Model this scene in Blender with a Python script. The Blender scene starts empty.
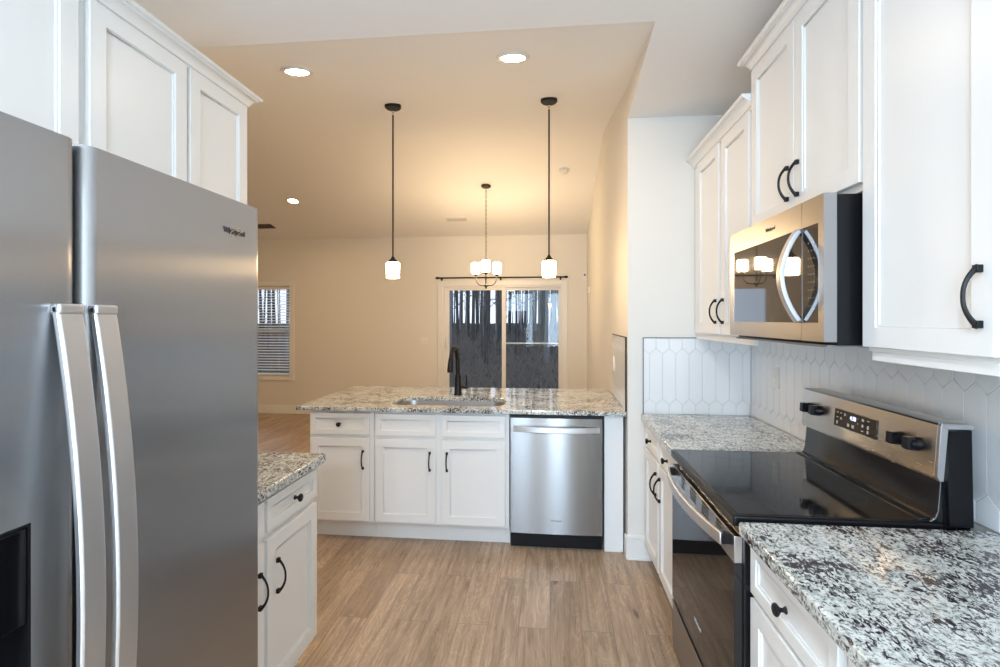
import bpy, bmesh, math, random
from mathutils import Vector, Matrix
random.seed(7)
PI = math.pi
COL = bpy.context.scene.collection
SC = bpy.context.scene

# ------------------------------------------------------------------ camera, world, exposure
cam_data = bpy.data.cameras.new('camera')
cam_data.sensor_width = 36.0
cam_data.lens = 18.0
cam_data.shift_y = -0.0135
cam_data.clip_start = 0.02
cam_data.clip_end = 300
cam = bpy.data.objects.new('camera', cam_data)
COL.objects.link(cam)
cam.location = (0, 0, 1.5)
cam.rotation_euler = (PI/2, 0, 0.1)
SC.camera = cam

SC.view_settings.view_transform = 'Standard'
SC.view_settings.look = 'None'
SC.view_settings.gamma = 1.0
SC.view_settings.use_curve_mapping = False
SC.view_settings.exposure = 0.3

world = bpy.data.worlds.new('dusk_sky')
SC.world = world
world.use_nodes = True
wn = world.node_tree.nodes
wl = world.node_tree.links
bg = wn['Background']
bg.inputs['Color'].default_value = (0.68, 0.75, 0.88, 1)
bg.inputs['Strength'].default_value = 1.7

KITCHEN_FILL = 42.0      # watts of the added kitchen ceiling discs, out of view
GREAT_LAMP = 20.0        # emission of the discs in the vaulted room
COOL = (0.69, 0.84, 1.0)

def area_lamp(name, loc, power, color, size, parent=None, rot=(0, 0, 0), size_y=None, spread=PI):
    d = bpy.data.lights.new(name, 'AREA')
    d.energy = power
    d.color = color
    d.shape = 'DISK' if size_y is None else 'RECTANGLE'
    d.size = size
    if size_y: d.size_y = size_y
    d.spread = spread
    o = bpy.data.objects.new(name, d)
    COL.objects.link(o)
    o.location = loc
    o.rotation_euler = rot
    if parent: o.parent = parent
    return o

# cool fill lamps added at unseen, made-up openings behind the camera
area_lamp('added_rear_window_fill', (-1.09, -2.72, 1.35), 66, (0.61, 0.79, 1.0), .90, rot=(-PI/2, 0, PI), size_y=2.2)
area_lamp('added_rear_strip_fill', (.15, -2.72, 1.35), 52, (0.61, 0.79, 1.0), .44, rot=(-PI/2, 0, PI), size_y=2.2)  # narrow added lamp, placed for the bright streak on the dishwasher

# ------------------------------------------------------------------ node materials
MATS = {}
def mat(name, color=(.8, .8, .8), rough=.5, metal=0.0, **kw):
    if name in MATS: return MATS[name]
    m = bpy.data.materials.new(name); m.use_nodes = True
    b = m.node_tree.nodes['Principled BSDF']
    b.inputs['Base Color'].default_value = (*color, 1)
    b.inputs['Roughness'].default_value = rough
    b.inputs['Metallic'].default_value = metal
    for k, v in kw.items():
        b.inputs[k.replace('_', ' ')].default_value = v
    MATS[name] = m
    return m

def nd(m, t, **kw):
    n = m.node_tree.nodes.new(t)
    for k, v in kw.items():
        if k in n.inputs: n.inputs[k].default_value = v
        else: setattr(n, k, v)
    return n
def lk(m, a, b): m.node_tree.links.new(a, b)
def bsdf(m): return m.node_tree.nodes['Principled BSDF']
def ramp(m, fac, stops, interp='LINEAR'):
    r = nd(m, 'ShaderNodeValToRGB'); r.color_ramp.interpolation = interp
    e = r.color_ramp.elements
    while len(e) < len(stops): e.new(0.5)
    for el, (p, c) in zip(e, stops):
        el.position = p; el.color = (*c, 1) if len(c) == 3 else c
    lk(m, fac, r.inputs['Fac'])
    return r
def mapping(m, scale, rot=(0, 0, 0), src='Object'):
    tc = nd(m, 'ShaderNodeTexCoord'); mp = nd(m, 'ShaderNodeMapping')
    mp.inputs['Scale'].default_value = scale; mp.inputs['Rotation'].default_value = rot
    lk(m, tc.outputs[src], mp.inputs['Vector'])
    return mp
def noise(m, vec, scale, detail=3, rough=.5, dist=0):
    n = nd(m, 'ShaderNodeTexNoise')
    n.inputs['Scale'].default_value = scale; n.inputs['Detail'].default_value = detail
    n.inputs['Roughness'].default_value = rough; n.inputs['Distortion'].default_value = dist
    lk(m, vec, n.inputs['Vector'])
    return n
def mix(m, fac, a, b, mode='MIX'):
    x = nd(m, 'ShaderNodeMix'); x.data_type = 'RGBA'; x.blend_type = mode
    if isinstance(fac, (int, float)): x.inputs[0].default_value = fac
    else: lk(m, fac, x.inputs[0])
    for i, v in ((6, a), (7, b)):
        if isinstance(v, tuple): x.inputs[i].default_value = (*v, 1)
        else: lk(m, v, x.inputs[i])
    return x.outputs[2]
def bump(m, h, strength, dist=.002):
    b = nd(m, 'ShaderNodeBump'); b.inputs['Strength'].default_value = strength; b.inputs['Distance'].default_value = dist
    lk(m, h, b.inputs['Height']); lk(m, b.outputs['Normal'], bsdf(m).inputs['Normal'])

def paint(name, color, rough=.55, strength=.06):
    m = mat(name, color, rough)
    n = noise(m, mapping(m, (1, 1, 1)).outputs[0], 220, 2)
    bump(m, n.outputs['Fac'], strength, .0006)
    return m
WALL = paint('wall_paint', (.76, .735, .68), .6)
CEIL = paint('ceiling_paint', (.87, .87, .865), .75, .12)
TRIM = mat('white_trim_paint', (.80, .79, .76), .35)
CAB = paint('white_cabinet_paint', (.83, .83, .815), .33, .02)
BLACKMETAL = mat('matte_black_metal', (.008, .008, .009), .38, 0, Specular_IOR_Level=.28)
BLACKPLASTIC = mat('black_plastic', (.006, .006, .007), .32, 0, Specular_IOR_Level=.22)
BLACKENAMEL = mat('black_enamel', (.008, .008, .009), .12)
DARKVOID = mat('dark_recess', (.004, .004, .005), .5)
WHITEPLASTIC = mat('white_plastic', (.8, .79, .76), .3)
GREYMETAL = mat('grey_edge_trim', (.12, .12, .13), .3, .8)
BRONZE = mat('bronze_metal', (.05, .04, .03), .35, .8)
CHROME = mat('chrome', (.75, .75, .77), .12, 1.0)
SATIN = mat('satin_steel', (.66, .66, .67), .40, 1.0)
PRINT = mat('grey_print', (.45, .45, .47), .5)
LOGO = mat('dark_logo', (.06, .06, .07), .3, .5)

def steel(name, base, rough, stretch, aniso=.8, rot=0.0):
    m = mat(name, base, rough, 1.0)
    n = noise(m, mapping(m, stretch).outputs[0], 12, 3, .6)
    r = ramp(m, n.outputs['Fac'], [(.3, (rough-.004,)*3), (.7, (rough+.004,)*3)])
    lk(m, r.outputs[0], bsdf(m).inputs['Roughness'])
    bsdf(m).inputs['Anisotropic'].default_value = aniso
    bsdf(m).inputs['Anisotropic Rotation'].default_value = rot
    tg = nd(m, 'ShaderNodeTangent'); tg.direction_type = 'UV_MAP'; tg.uv_map = 'grain'
    lk(m, tg.outputs[0], bsdf(m).inputs['Tangent'])
    return m
STEEL = steel('brushed_stainless_steel', (.27, .265, .26), .23, (2, 2, 20), 1.0)
MWSTEEL = steel('brushed_steel_of_microwave', (.36, .35, .345), .30, (30, 2, 30), .7)
FRIDGESTEEL = steel('refrigerator_steel', (.39, .395, .41), .24, (2, 10, 2), 1.0, .25)
STEELR = steel('brushed_steel_of_range', (.56, .54, .52), .27, (30, 2, 30))
DARKSTEEL = steel('dark_stainless_steel', (.33, .32, .31), .28, (2, 2, 90))
SINKSTEEL = steel('sink_steel', (.50, .50, .50), .30, (30, 30, 2), .1)

OVENGLASS = mat('black_oven_glass', (.010, .009, .009), .04, 0, IOR=1.5)
MWGLASS = mat('dark_mirror_glass', (.020, .017, .015), .03, 0, IOR=2.0)
COOKGLASS = mat('black_ceramic_glass', (.008, .008, .009), .06, 0, IOR=1.5)
RINGPRINT = mat('burner_ring_print', (.05, .05, .055), .2)

GLASS = bpy.data.materials.new('window_glass'); GLASS.use_nodes = True
_t = GLASS.node_tree; _t.nodes.clear()
_o = _t.nodes.new('ShaderNodeOutputMaterial'); _m = _t.nodes.new('ShaderNodeMixShader')
_tr = _t.nodes.new('ShaderNodeBsdfTransparent'); _gl = _t.nodes.new('ShaderNodeBsdfGlossy'); _f = _t.nodes.new('ShaderNodeFresnel')
_tr.inputs['Color'].default_value = (.93, .96, .97, 1); _gl.inputs['Roughness'].default_value = 0.01
_f.inputs['IOR'].default_value = 1.32
_t.links.new(_f.outputs[0], _m.inputs[0]); _t.links.new(_tr.outputs[0], _m.inputs[1]); _t.links.new(_gl.outputs[0], _m.inputs[2])
_t.links.new(_m.outputs[0], _o.inputs[0])

def emitter(name, color, strength, base=(.9, .9, .9)):
    m = mat(name, base, .3)
    b = bsdf(m)
    b.inputs['Emission Color'].default_value = (*color, 1); b.inputs['Emission Strength'].default_value = strength
    return m
SHADE = emitter('lit_opal_glass', (1.0, .66, .33), 48.0)
SHADEC = emitter('lit_opal_glass_chandelier', (1.0, .72, .42), 88.0)
DISC = emitter('lit_led_diffuser', (1.0, .66, .34), 260.0)
DISCK = emitter('lit_led_diffuser_kitchen', (1.0, .80, .60), 235.0)
CLOCK = emitter('lit_clock_digits', (.55, .62, 1.0), 2.2, (.1, .1, .1))

def granite():
    m = mat('speckled_granite', (.7, .7, .68), .085)
    bsdf(m).inputs['IOR'].default_value = 1.62
    mp = mapping(m, (1, 1, 1), (0, 0, .55)).outputs[0]
    ms = mapping(m, (1, .5, 1), (0, 0, -.75)).outputs[0]
    n1 = noise(m, mp, 24, 5, .65, .4)
    base = ramp(m, n1.outputs['Fac'], [(.30, (.26, .27, .26)), (.43, (.52, .55, .52)), (.55, (.66, .69, .66)), (.72, (.75, .75, .72))]).outputs[0]
    n5 = noise(m, mp, 95, 4, .7, .5)
    grey = ramp(m, n5.outputs['Fac'], [(.39, (1, 1, 1)), (.48, (0, 0, 0))]).outputs[0]
    c1 = mix(m, grey, base, (.15, .15, .15))
    big = noise(m, mp, 7, 3, .5, .3)
    fl = noise(m, ms, 88, 5, .66, 1.1)
    add = nd(m, 'ShaderNodeMath', operation='MULTIPLY_ADD')
    lk(m, big.outputs['Fac'], add.inputs[0]); add.inputs[1].default_value = .42; lk(m, fl.outputs['Fac'], add.inputs[2])
    fleck = ramp(m, add.outputs[0], [(.745, (0, 0, 0)), (.775, (1, 1, 1))]).outputs[0]
    c2 = mix(m, fleck, c1, (.040, .032, .038))
    sub = nd(m, 'ShaderNodeMath', operation='SUBTRACT'); lk(m, n5.outputs['Fac'], sub.inputs[0]); lk(m, fl.outputs['Fac'], sub.inputs[1])
    wh = ramp(m, sub.outputs[0], [(.10, (0, 0, 0)), (.16, (1, 1, 1))]).outputs[0]
    c3 = mix(m, wh, c2, (.74, .75, .72))
    lk(m, c3, bsdf(m).inputs['Base Color'])
    return m
GRANITE = granite()

def plank_floor():
    m = mat('oak_vinyl_planks', (.4, .3, .2), .36)
    mp = mapping(m, (1, 1, 1), (0, 0, PI/2)).outputs[0]
    br = nd(m, 'ShaderNodeTexBrick'); lk(m, mp, br.inputs['Vector'])
    br.offset = .37; br.squash = 1.0
    br.inputs['Color1'].default_value = (0, 0, 0, 1); br.inputs['Color2'].default_value = (1, 1, 1, 1)
    br.inputs['Mortar'].default_value = (.5, .5, .5, 1)
    br.inputs['Scale'].default_value = 1.0; br.inputs['Mortar Size'].default_value = .0011
    br.inputs['Mortar Smooth'].default_value = .1; br.inputs['Bias'].default_value = 0
    br.inputs['Brick Width'].default_value = 1.22; br.inputs['Row Height'].default_value = .152
    # every plank shifts the grain pattern
    tc = nd(m, 'ShaderNodeTexCoord')
    sc = nd(m, 'ShaderNodeVectorMath', operation='SCALE'); lk(m, br.outputs['Color'], sc.inputs[0]); sc.inputs[3].default_value = 7.3
    av = nd(m, 'ShaderNodeVectorMath', operation='ADD'); lk(m, tc.outputs['Object'], av.inputs[0]); lk(m, sc.outputs[0], av.inputs[1])
    mg = nd(m, 'ShaderNodeMapping'); mg.inputs['Scale'].default_value = (1, .075, 1); lk(m, av.outputs[0], mg.inputs['Vector'])
    g1 = noise(m, mg.outputs[0], 26, 5, .6, 1.4)
    mg2 = nd(m, 'ShaderNodeMapping'); mg2.inputs['Scale'].default_value = (1, .03, 1); lk(m, av.outputs[0], mg2.inputs['Vector'])
    g2 = noise(m, mg2.outputs[0], 120, 3, .6, .3)
    mg3 = nd(m, 'ShaderNodeMapping'); mg3.inputs['Scale'].default_value = (1, .22, 1); lk(m, av.outputs[0], mg3.inputs['Vector'])
    wv = noise(m, mg3.outputs[0], 5, 2, .5, 2.5)
    rings = nd(m, 'ShaderNodeMath', operation='MULTIPLY'); lk(m, wv.outputs['Fac'], rings.inputs[0]); rings.inputs[1].default_value = 95
    sn = nd(m, 'ShaderNodeMath', operation='SINE'); lk(m, rings.outputs[0], sn.inputs[0])
    snr = ramp(m, sn.outputs[0], [(.0, (0, 0, 0)), (.9, (1, 1, 1))]).outputs[0]
    tone = ramp(m, br.outputs['Color'], [(0, (.37, .262, .175)), (.35, (.45, .325, .222)), (.7, (.515, .378, .262)), (1, (.41, .30, .208))]).outputs[0]
    gr = ramp(m, g1.outputs['Fac'], [(.30, (.50, .49, .48)), (.5, (.93, .93, .93)), (.68, (1.24, 1.23, 1.21))]).outputs[0]
    c = mix(m, .75, tone, gr, 'MULTIPLY')
    gf = ramp(m, g2.outputs['Fac'], [(.35, (.80, .79, .78)), (.6, (1.04, 1.04, 1.04))]).outputs[0]
    c = mix(m, .55, c, gf, 'MULTIPLY')
    rr = ramp(m, snr, [(0, (.74, .73, .72)), (1, (1.05, 1.05, 1.05))]).outputs[0]
    c = mix(m, .5, c, rr, 'MULTIPLY')
    mk = noise(m, mg3.outputs[0], 9, 1, .4, .4)
    knot = ramp(m, mk.outputs['Fac'], [(.735, (0, 0, 0)), (.79, (1, 1, 1))]).outputs[0]
    c = mix(m, knot, c, (.11, .075, .05))
    mort = ramp(m, br.outputs['Fac'], [(0, (0, 0, 0)), (1, (.8, .8, .8))]).outputs[0]
    c = mix(m, mort, c, (.10, .075, .055))
    lk(m, c, bsdf(m).inputs['Base Color'])
    rg = ramp(m, g1.outputs['Fac'], [(.3, (.42, .42, .42)), (.7, (.30, .30, .30))]).outputs[0]
    lk(m, rg, bsdf(m).inputs['Roughness'])
    bump(m, br.outputs['Fac'], -.25, .001)
    return m
FLOOR = plank_floor()
TILE = mat('glossy_white_tile', (.80, .81, .81), .16)
GROUT = mat('pale_grey_grout', (.60, .60, .60), .8)

def bark():
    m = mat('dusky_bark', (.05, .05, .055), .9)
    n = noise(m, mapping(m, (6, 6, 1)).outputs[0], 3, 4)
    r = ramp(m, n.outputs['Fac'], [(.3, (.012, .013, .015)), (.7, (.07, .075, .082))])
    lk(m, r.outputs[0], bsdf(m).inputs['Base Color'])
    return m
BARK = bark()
PALEBARK = mat('pale_bark', (.16, .17, .185), .9)
def litter():
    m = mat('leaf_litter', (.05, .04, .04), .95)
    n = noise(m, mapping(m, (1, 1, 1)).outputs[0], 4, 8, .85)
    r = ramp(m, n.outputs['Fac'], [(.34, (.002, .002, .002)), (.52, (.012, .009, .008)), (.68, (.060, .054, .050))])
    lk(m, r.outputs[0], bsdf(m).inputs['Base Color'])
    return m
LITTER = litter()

# ------------------------------------------------------------------ mesh builder
class MB:
    def __init__(s): s.v = []; s.f = []; s.sm = []
    def add(s, verts, faces, smooth=False):
        k = len(s.v); s.v += [tuple(p) for p in verts]
        for f in faces: s.f.append(tuple(k+i for i in f)); s.sm.append(smooth)
        return s
    def box(s, x0, x1, y0, y1, z0, z1):
        x0, x1 = sorted((x0, x1)); y0, y1 = sorted((y0, y1)); z0, z1 = sorted((z0, z1))
        v = [(x, y, z) for x in (x0, x1) for y in (y0, y1) for z in (z0, z1)]
        return s.add(v, [(0, 1, 3, 2), (4, 6, 7, 5), (0, 4, 5, 1), (2, 3, 7, 6), (0, 2, 6, 4), (1, 5, 7, 3)])
    def prism(s, poly, a0, a1, axis='y', smooth=False):
        # poly: points of the two remaining axes in xyz order
        def P(p, a):
            return {'x': (a, p[0], p[1]), 'y': (p[0], a, p[1]), 'z': (p[0], p[1], a)}[axis]
        n = len(poly)
        v = [P(p, a0) for p in poly]+[P(p, a1) for p in poly]
        s.add(v, [tuple(range(n-1, -1, -1)), tuple(range(n, 2*n))])
        s.add(v, [(i, (i+1) % n, n+(i+1) % n, n+i) for i in range(n)], smooth)
        return s
    def tube(s, path, r, n=8, smooth=True, flat=1.0, up=None):
        path = [Vector(p) for p in path]; m = len(path)
        rs = r if isinstance(r, (list, tuple)) else [r]*m
        ref = Vector(up) if up else None
        rings = []
        prev = None
        for i, p in enumerate(path):
            t = (path[min(i+1, m-1)]-path[max(i-1, 0)]).normalized()
            if ref is not None: a = (ref-t*ref.dot(t)).normalized()
            elif prev is None:
                a = t.orthogonal().normalized()
            else: a = (prev-t*prev.dot(t)).normalized()
            prev = a; b = t.cross(a)
            rings.append([p+a*math.cos(2*PI*k/n)*rs[i]+b*math.sin(2*PI*k/n)*rs[i]*flat for k in range(n)])
        v = [q for R in rings for q in R]
        s.add(v, [(i*n+k, i*n+(k+1) % n, (i+1)*n+(k+1) % n, (i+1)*n+k) for i in range(m-1) for k in range(n)], smooth)
        s.add(v, [tuple(range(n-1, -1, -1)), tuple((m-1)*n+k for k in range(n))])
        return s
    def ribbon(s, path, side, w, t, smooth=False):
        # rectangular bar: width w along 'side', thickness t across
        path = [Vector(p) for p in path]; S = Vector(side).normalized(); m = len(path); v = []
        for i, p in enumerate(path):
            T = (path[min(i+1, m-1)]-path[max(i-1, 0)]).normalized(); N = T.cross(S).normalized()
            v += [p+S*w/2+N*t/2, p-S*w/2+N*t/2, p-S*w/2-N*t/2, p+S*w/2-N*t/2]
        s.add(v, [(i*4+k, i*4+(k+1) % 4, i*4+4+(k+1) % 4, i*4+4+k) for i in range(m-1) for k in range(4)], smooth)
        s.add(v, [(3, 2, 1, 0), tuple((m-1)*4+k for k in range(4))])
        return s
    def lathe(s, prof, c=(0, 0, 0), axis='z', n=24, smooth=True, caps=True):
        c = Vector(c); v = []
        for (r, h) in prof:
            for k in range(n):
                a = 2*PI*k/n; p = (r*math.cos(a), r*math.sin(a), h)
                if axis == 'x': p = (h, p[0], p[1])
                if axis == 'y': p = (p[0], h, p[1])
                v.append(c+Vector(p))
        m = len(prof)
        s.add(v, [(i*n+k, i*n+(k+1) % n, (i+1)*n+(k+1) % n, (i+1)*n+k) for i in range(m-1) for k in range(n)], smooth)
        if caps: s.add(v, [tuple(range(n-1, -1, -1)), tuple((m-1)*n+k for k in range(n))])
        return s
    def build(s, name, material, parent=None, bevel=0, segs=2):
        me = bpy.data.meshes.new(name); me.from_pydata(s.v, [], s.f)
        for i, p in enumerate(me.polygons): p.use_smooth = s.sm[i]
        uv = me.uv_layers.new(name='grain')
        for lp in me.loops:
            c = me.vertices[lp.vertex_index].co; uv.data[lp.index].uv = (c.z, c.x+c.y)
        bm = bmesh.new(); bm.from_mesh(me)
        bmesh.ops.remove_doubles(bm, verts=bm.verts, dist=1e-6)
        bmesh.ops.recalc_face_normals(bm, faces=bm.faces)
        bm.to_mesh(me); bm.free()
        me.set_sharp_from_angle(angle=math.radians(38))
        me.materials.append(material)
        o = bpy.data.objects.new(name, me); COL.objects.link(o)
        if parent: o.parent = parent
        if bevel:
            b = o.modifiers.new('bevel', 'BEVEL'); b.width = bevel; b.segments = segs; b.limit_method = 'ANGLE'; b.angle_limit = math.radians(50)
            b.harden_normals = False
        return o

def tag(o, label=None, cat=None, group=None, kind=None):
    if label: o['label'] = label
    if cat: o['category'] = cat
    if group: o['group'] = group
    if kind: o['kind'] = kind
    return o
def thing(name, label, cat, loc=(0, 0, 0), rz=0, group=None):
    o = bpy.data.objects.new(name, None); COL.objects.link(o)
    o.location = loc; o.rotation_euler = (0, 0, rz); o.empty_display_size = .1
    return tag(o, label, cat, group)
def struct(o): o['kind'] = 'structure'; return o
def copy_tree(o, parent=None):
    c = o.copy(); COL.objects.link(c)
    if parent is not None: c.parent = parent
    for ch in [x for x in COL.objects if x.parent == o]: copy_tree(ch, c)
    return c

def text(name, body, size, material, parent, loc, rot, extrude=.0006):
    cu = bpy.data.curves.new(name, 'FONT'); cu.body = body; cu.size = size; cu.extrude = extrude
    cu.align_x = 'CENTER'; cu.align_y = 'CENTER'
    tmp = bpy.data.objects.new(name, cu); COL.objects.link(tmp)
    dg = bpy.context.evaluated_depsgraph_get(); dg.update()
    me = bpy.data.meshes.new_from_object(tmp.evaluated_get(dg))
    bpy.data.objects.remove(tmp)
    me.materials.clear(); me.materials.append(material)
    o = bpy.data.objects.new(name, me); COL.objects.link(o)
    o.location = loc; o.rotation_euler = rot
    if parent: o.parent = parent
    return o

# ------------------------------------------------------------------ room shell
YE = 3.215        # kitchen end wall (faces the camera)
XW = 1.235        # right wall
YB = 7.65         # far wall of the vaulted room
ZK = 2.77         # kitchen ceiling
YC = 2.18         # where the kitchen ceiling ends
XL = -1.66        # kitchen left wall
RIDGE_Y, RIDGE_Z = 4.92, 3.318
YR = -2.8

struct(MB().box(-6.1, 1.5, YR-.1, YB+.1, -.1, 0).build('floor', FLOOR))
# flat kitchen ceiling; right of the side wall it runs on to the end wall
m = MB()
m.prism([(-6.1, YR-.1), (1.35, YR-.1), (1.35, YE+.02), (.488, YE+.02), (.443, YC), (-6.1, YC)], ZK, ZK+.03, 'z')
struct(m.build('ceiling', CEIL))
m = MB()
m.prism([(YC, ZK), (RIDGE_Y, RIDGE_Z), (YB+.1, 2.78), (YB+.1, 2.88), (RIDGE_Y, RIDGE_Z+.1), (YC, ZK+.1)], -6.1, .60, 'x')
struct(m.build('ceiling_vaulted', CEIL))
# right wall of kitchen
struct(MB().box(XW, XW+.12, YR, YE, 0, ZK).build('wall_right', WALL))
# end wall block with the side wall of the vaulted room behind it
xs0, xs1 = .487, .555
m = MB().prism([(xs0, YE), (XW+.12, YE), (XW+.12, YB), (xs1, YB)], 0, 3.45, 'z')
m.prism([(.443, YC), (xs0, YE), (xs0+.12, YE), (.563, YC)], ZK+.001, 3.45, 'z')
struct(m.build('wall_side', WALL))
struct(MB().box(XL-.12, XL, YR, 2.12, 0, ZK).build('wall_left', WALL))
struct(MB().box(-6.1, XL-.12, 2.0, 2.12, 0, ZK).build('wall_great_room_front', WALL))
struct(MB().box(-6.2, -6.1, 2.0, YB, 0, 3.4).build('wall_great_room_left', WALL))
# rear wall, with two openings added for the fill lamps
m = MB()
m.box(XL, -1.56, YR-.1, YR, 0, ZK).box(-.62, -.09, YR-.1, YR, 0, ZK).box(.39, XW, YR-.1, YR, 0, ZK)
for xa, xb in ((-1.56, -.62), (-.09, .39)): m.box(xa, xb, YR-.1, YR, 0, .22).box(xa, xb, YR-.1, YR, 2.48, ZK)
struct(m.build('wall_rear', WALL))
# far wall with a window opening and a sliding door opening
WX0, WX1, WZ0, WZ1 = -5.05, -4.155, .60, 2.047
DX0, DX1, DZ1 = -1.66, .185, 2.03
m = MB()
m.box(-6.1, WX0, YB, YB+.14, 0, 2.9).box(WX1, DX0, YB, YB+.14, 0, 2.9).box(DX1, XW, YB, YB+.14, 0, 2.9)
m.box(WX0, WX1, YB, YB+.14, 0, WZ0).box(WX0, WX1, YB, YB+.14, WZ1, 2.9).box(DX0, DX1, YB, YB+.14, DZ1, 2.9)
struct(m.build('wall_far', WALL))

def baseboard(name, x0, x1, y0, y1, out):
    # out: unit direction of the room side
    m = MB(); t = .014
    h = .135
    prof = [(0, 0), (t, 0), (t, h-.03), (t*.45, h-.012), (t*.3, h), (0, h)]
    if out[0]:
        poly = [(x0+out[0]*a, b) for a, b in prof]; m.prism(poly, y0, y1, 'y')
    else:
        poly = [(y0+out[1]*a, b) for a, b in prof]; m.prism(poly, x0, x1, 'x')
    return struct(m.build(name, TRIM))
baseboard('baseboard_far', -6.1, DX0-.08, YB, YB, (0, -1))
baseboard('baseboard_far', DX1+.08, .55, YB, YB, (0, -1))
baseboard('baseboard_left', -6.1, XL-.12, 2.12, 2.12, (0, 1))
m = MB().box(.474, .640, YE-.020, YE, 0, .128).box(.474, .640, YE-.013, YE, .128, .150)
m.box(.474, .486, YE-.02, YE+.07, 0, .128)
struct(m.build('baseboard_end', TRIM, bevel=.003))
m = MB().box(.476, .640, YE-.034, YE-.02, 0, .018)
struct(m.build('trim_1', TRIM, bevel=.004))

# ---- window with blinds in the far wall
def casing(m, x0, x1, z0, z1, y, w, t, sill=False, bottom=True):
    m.box(x0-w, x0, y-t, y, z0-(w if bottom else 0), z1+w).box(x1, x1+w, y-t, y, z0-(w if bottom else 0), z1+w)
    m.box(x0, x1, y-t, y, z1, z1+w)
    if bottom: m.box(x0, x1, y-t, y, z0-w, z0)
w1 = bpy.data.objects.new('window_1', None); COL.objects.link(w1); w1['kind'] = 'structure'
w1.location = (0, 0, 0)
m = MB(); casing(m, WX0, WX1, WZ0, WZ1, YB, .075, .018); m.build('casing', TRIM, w1, .004)
m = MB(); f = .035
m.box(WX0, WX0+f, YB+.05, YB+.11, WZ0, WZ1).box(WX1-f, WX1, YB+.05, YB+.11, WZ0, WZ1)
m.box(WX0+f, WX1-f, YB+.05, YB+.11, WZ0, WZ0+f).box(WX0+f, WX1-f, YB+.05, YB+.11, WZ1-f, WZ1).box(WX0+f, WX1-f, YB+.06, YB+.1, 1.30, 1.335)
m.build('window_frame', TRIM, w1)
MB().box(WX0+f, WX1-f, YB+.078, YB+.084, WZ0+f, WZ1-f).build('pane', GLASS, w1)
bl = thing('window_blind', 'white horizontal slat blind hanging open in the window left of the kitchen', 'blind', ((WX0+WX1)/2, YB+.025, WZ1-.002))
hw = (WX1-WX0)/2-.006
MB().box(-hw, hw, -.022, .022, -.055, -.004).build('headrail', WHITEPLASTIC, bl, .003)
m = MB(); zz = -.075; H = WZ1-WZ0
while zz > -(H-.06):
    m.prism([(-.021, zz-.006), (.021, zz+.005), (.021, zz+.008), (-.021, zz-.003)], -hw+.004, hw-.004, 'x'); zz -= .044
m.build('slats', WHITEPLASTIC, bl)
MB().box(-hw+.003, hw-.003, -.014, .014, -(H-.012), -(H-.035)).build('bottom_rail', WHITEPLASTIC, bl, .003)
m = MB()
for x in (-hw*.6, hw*.6): m.tube([(x, -.025, -.05), (x, -.025, -(H-.02))], .0012, 5)
m.build('ladder_cord', WHITEPLASTIC, bl)

# ---- sliding glass door
d1 = bpy.data.objects.new('door_1', None); COL.objects.link(d1); d1['kind'] = 'structure'
m = MB(); casing(m, DX0, DX1, 0, DZ1, YB, .078, .018, bottom=False); m.build('casing', TRIM, d1, .004)
m = MB(); f = .025
m.box(DX0, DX0+f, YB, YB+.13, 0, DZ1).box(DX1-f, DX1, YB, YB+.13, 0, DZ1).box(DX0+f, DX1-f, YB, YB+.13, DZ1-f, DZ1).box(DX0+f, DX1-f, YB, YB+.13, 0, .03)
m.build('door_frame', TRIM, d1)
XM = -.712
def slider(x0, x1, yy, nm, ls, rs):
    m = MB()
    m.box(x0, x0+ls, yy, yy+.035, .03, DZ1-f).box(x1-rs, x1, yy, yy+.035, .03, DZ1-f)
    m.box(x0+ls, x1-rs, yy, yy+.035, .03, .14).box(x0+ls, x1-rs, yy, yy+.035, DZ1-f-.045, DZ1-f)
    p = m.build(nm, TRIM, d1, .003)
    MB().box(x0+ls, x1-rs, yy+.012, yy+.020, .14, DZ1-f-.045).build('pane', GLASS, p)
    return p
sp = slider(DX0+f, XM+.032, YB+.02, 'sliding_panel', .068, .058)
fp = slider(XM-.030, DX1-f, YB+.075, 'fixed_panel', .055, .03)
hx = DX0+f+.034
m = MB().tube([(hx, YB+.02, 1.07), (hx, YB-.02, 1.08), (hx, YB-.028, 1.12), (hx, YB-.028, 1.20), (hx, YB-.02, 1.24), (hx, YB+.02, 1.25)], .007, 8)
m.box(hx-.016, hx+.016, YB+.014, YB+.02, 1.04, 1.28)
m.build('pull_handle', WHITEPLASTIC, sp)
m = MB(); yy = YB+.122
m.box(XM-.02, DX1-f, yy, yy+.012, 1.128, 1.150).box(XM-.02, XM+.01, yy, yy+.012, .03, DZ1-f).box(DX1-f-.02, DX1-f, yy, yy+.012, .03, DZ1-f)
m.build('screen_frame', TRIM, d1)

# curtain rod above the sliding door
cr = thing('curtain_rod', 'long black curtain rod mounted over the sliding glass door', 'curtain rod', (-.745, YB-.075, 2.148))
m = MB().tube([(-.965, 0, 0), (.965, 0, 0)], .011, 12); m.build('rod', BLACKMETAL, cr)
for x in (-.965, .965):
    sgn = 1 if x > 0 else -1
    MB().lathe([(.012, -.004), (.017, 0), (.017, .035), (.010, .045)] if sgn > 0 else [(.010, -.045), (.017, -.035), (.017, 0), (.012, .004)], (x, 0, 0), 'x', 16).build('finial', BLACKMETAL, cr)
for x in (-.93, -.01, .9):
    MB().tube([(x, .073, -.035), (x, .02, -.03), (x, 0, -.012)], .007, 8).box(x-.012, x+.012, .066, .074, -.075, .01).build('bracket', BLACKMETAL, cr)

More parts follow.
